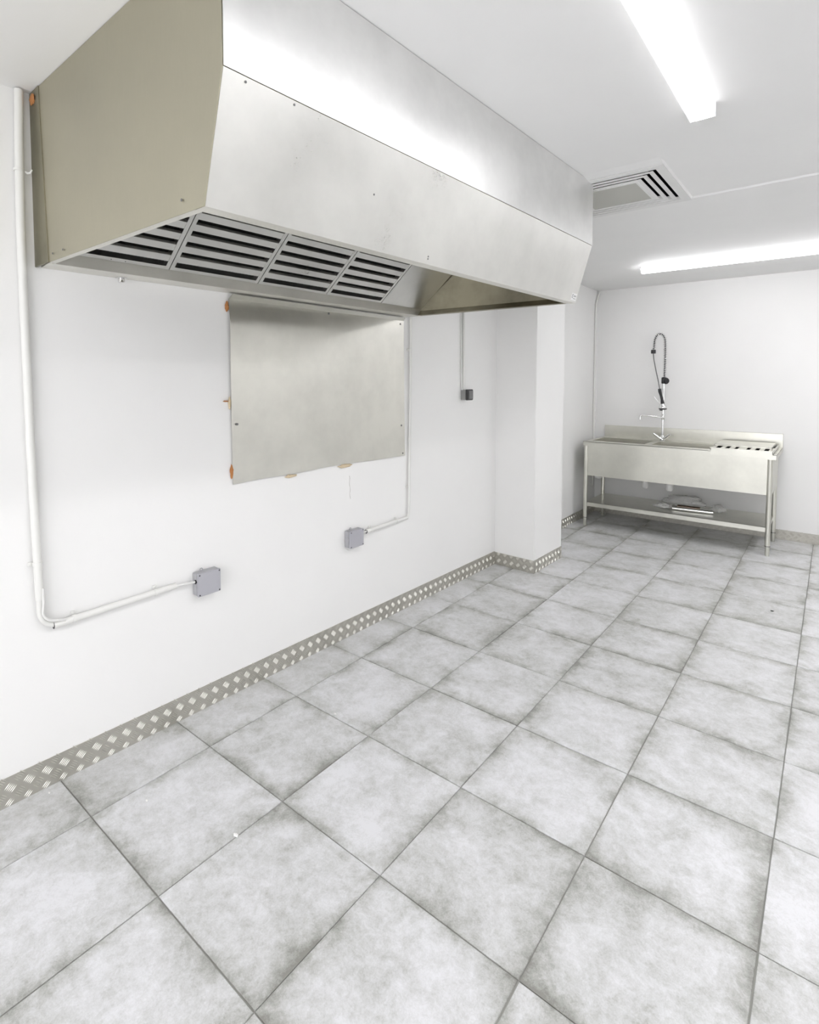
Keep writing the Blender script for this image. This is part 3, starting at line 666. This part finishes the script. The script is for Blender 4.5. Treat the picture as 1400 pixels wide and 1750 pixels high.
m = MB(); m.lathe((TX, TY, 1.430), [(.018, 0), (.024, .004), (.024, .058), (.018, .064)], 18); m.build('spring_collar', M_DARK, tap, FR)
m = MB(); m.lathe((TX + .012, TY - .012, 1.458), [(.014, 0), (.030, .006), (.033, .018), (.026, .030)], 18, (.75, -.6, 0)); m.build('clamp_knob', M_DARK, tap, FR)
# spring path
path = [V((TX + .002, TY, 1.49)), V((TX + .004, TY, 1.60)), V((TX + .005, TY, 1.72)), V((TX + .004, TY, 1.82))]
path += [V((TX + .002 - .050 + .050 * math.cos(a), TY - .0, 1.845 + .088 * math.sin(a))) for a in (math.pi * k / 14 for k in range(0, 15))]
path += [V((TX - .100, TY, 1.81)), V((TX - .106, TY - .002, 1.765))]
def resample(P, n):
    L = [0]
    for a, b in zip(P, P[1:]): L.append(L[-1] + (b - a).length)
    out = []
    for i in range(n):
        d = L[-1] * i / (n - 1); k = 0
        while k < len(L) - 2 and L[k + 1] < d: k += 1
        t_ = (d - L[k]) / max(1e-9, L[k + 1] - L[k]); out.append(P[k].lerp(P[k + 1], min(1, t_)))
    return out
RP = resample(path, 60)
MB().tube(RP, .0065, 10).build('inner_hose', M_STRAW, tap, FR)
turns = 36; N = turns * 9; RQ = resample(path, N + 1); hel = []; up = V((0, 1, 0))
for i in range(N + 1):
    d = (RQ[min(i + 1, N)] - RQ[max(i - 1, 0)]).normalized(); u_ = (up - d * up.dot(d)).normalized(); w_ = d.cross(u_); a = 2 * math.pi * i / 9
    hel.append(RQ[i] + (u_ * math.cos(a) + w_ * math.sin(a)) * .0155)
MB().tube(hel, .0030, 6).build('spring', M_CHROME, tap, FR)
m = MB(); m.lathe((TX - .106, TY - .002, 1.735), [(.018, 0), (.023, .003), (.023, .034), (.018, .038)], 16); m.build('hose_collar', M_DARK, tap, FR)
MB().tube([(TX - .106, TY - .002, 1.738), (TX - .098, TY - .012, 1.68), (TX - .070, TY - .028, 1.56), (TX - .040, TY - .040, 1.44), (TX - .028, TY - .045, 1.375)], .0048, 10).build('spray_hose', mat('hose_grey', (.16, .16, .16), .35), tap, FR)
MB().tube([(TX - .028, TY - .045, 1.378), (TX - .024, TY - .047, 1.350), (TX - .012, TY - .049, 1.31), (TX - .002, TY - .05, 1.27), (TX + .004, TY - .05, 1.235), (TX + .006, TY - .05, 1.222)], [.015, .016, .012, .013, .018, .022], 14).build('spray_handle', M_DARK, tap, FR)
m = MB(); m.lathe((TX + .007, TY - .05, 1.182), [(.034, 0), (.037, .008), (.031, .030), (.018, .050)], 20); m.build('spray_head', M_CHROME, tap, FR)
m = MB(); m.lathe((TX + .007, TY - .05, 1.170), [(.026, 0), (.037, .004), (.038, .013)], 20); m.build('rubber_bumper', M_DARK, tap, FR)
# ------------------------------------------------------------------ things on the undershelf
ZS = .2402
t = MB(); t.tube([(.745, 4.44, ZS + .0165), (1.075, 4.475, ZS + .0165)], .0165, 20)
tag(t.build('steel_tube', M_CHROME, None, FR, (.9, 4.46, ZS)), 'long chrome tube lying at the front of the sink undershelf', 'tube')
t = MB(); t.tube([(.77, 4.52, ZS + .020), (.96, 4.53, ZS + .020)], .0195, 18)
tag(t.build('steel_tube', mat('brown_tube', (.42, .33, .28), .2, 1), None, FR, (.87, 4.52, ZS)), 'short brownish tube lying behind the chrome tube on the undershelf', 'tube')
def film(name, label, c, R_, seed, ribs=1.0):
    t = bmesh.new(); bmesh.ops.create_icosphere(t, subdivisions=5, radius=1)
    for v in t.verts:
        d = v.co.copy(); k = 1 + .35 * noise.noise(d * 1.6 + V((seed, 0, 0))) + .22 * abs(noise.noise(d * 4 + V((0, seed, 0)))) - .12 * abs(noise.noise(d * 9 + V((0, 0, seed)))) * 2
        d *= k; v.co = V(c) + V((d.x * R_[0], d.y * R_[1], max(d.z * R_[2], ZS + .0006 - c[2])))
    bmesh.ops.recalc_face_normals(t, faces=list(t.faces))
    o = MB().merge(t, True).build(name, M_FILM, None, FR, (c[0], c[1], ZS), autos=False); return tag(o, label, 'plastic film')
film('plastic_wrap', 'crumpled clear plastic wrap heaped behind the tubes on the undershelf', (.80, 4.66, ZS + .05), (.17, .07, .062), 2.3)
film('plastic_wrap', 'small flat scrap of clear plastic left of the tubes on the undershelf', (.655, 4.47, ZS + .022), (.075, .045, .024), 5.1)
film('plastic_wrap', 'end of clear plastic wrap right of the tubes on the undershelf', (1.10, 4.60, ZS + .03), (.06, .05, .036), 8.4)
# ------------------------------------------------------------------ crumbs on the tiles
for k, (x, y, r, lb, dk) in enumerate(((.447, -.188, .0075, 'largest white plaster crumb on the floor tiles nearest the viewer', 0),
        (.24, .466, .0055, 'white plaster crumb on the tiles before the middle of the left wall', 0),
        (.081, -.298, .0045, 'small white crumb on a tile below the nearer junction box', 0),
        (-.225, -.500, .0035, 'tiny white crumb on the cut tile beside the tread plate skirting', 0),
        (1.641, 2.975, .007, 'small dark speck lying on the tiles in front of the sink', 1))):
    tt = bmesh.new(); bmesh.ops.create_icosphere(tt, subdivisions=2, radius=1)
    for v in tt.verts:
        d = v.co * (1 + .5 * noise.noise(v.co * 1.8 + V((k * 5., 1, 2)))); v.co = V((x + d.x * r * 1.3, y + d.y * r * .8, max(d.z * r * .45, -.6 * r * .45) + r * .30))
    tag(MB().merge(tt).build('plaster_crumb' if not dk else 'dark_speck', M_CRUMB if not dk else M_DARK, None, FR, (x, y, 0)), lb, 'crumb' if not dk else 'speck')
for o in bpy.data.objects:
    if '_b' in o: del o['_b']
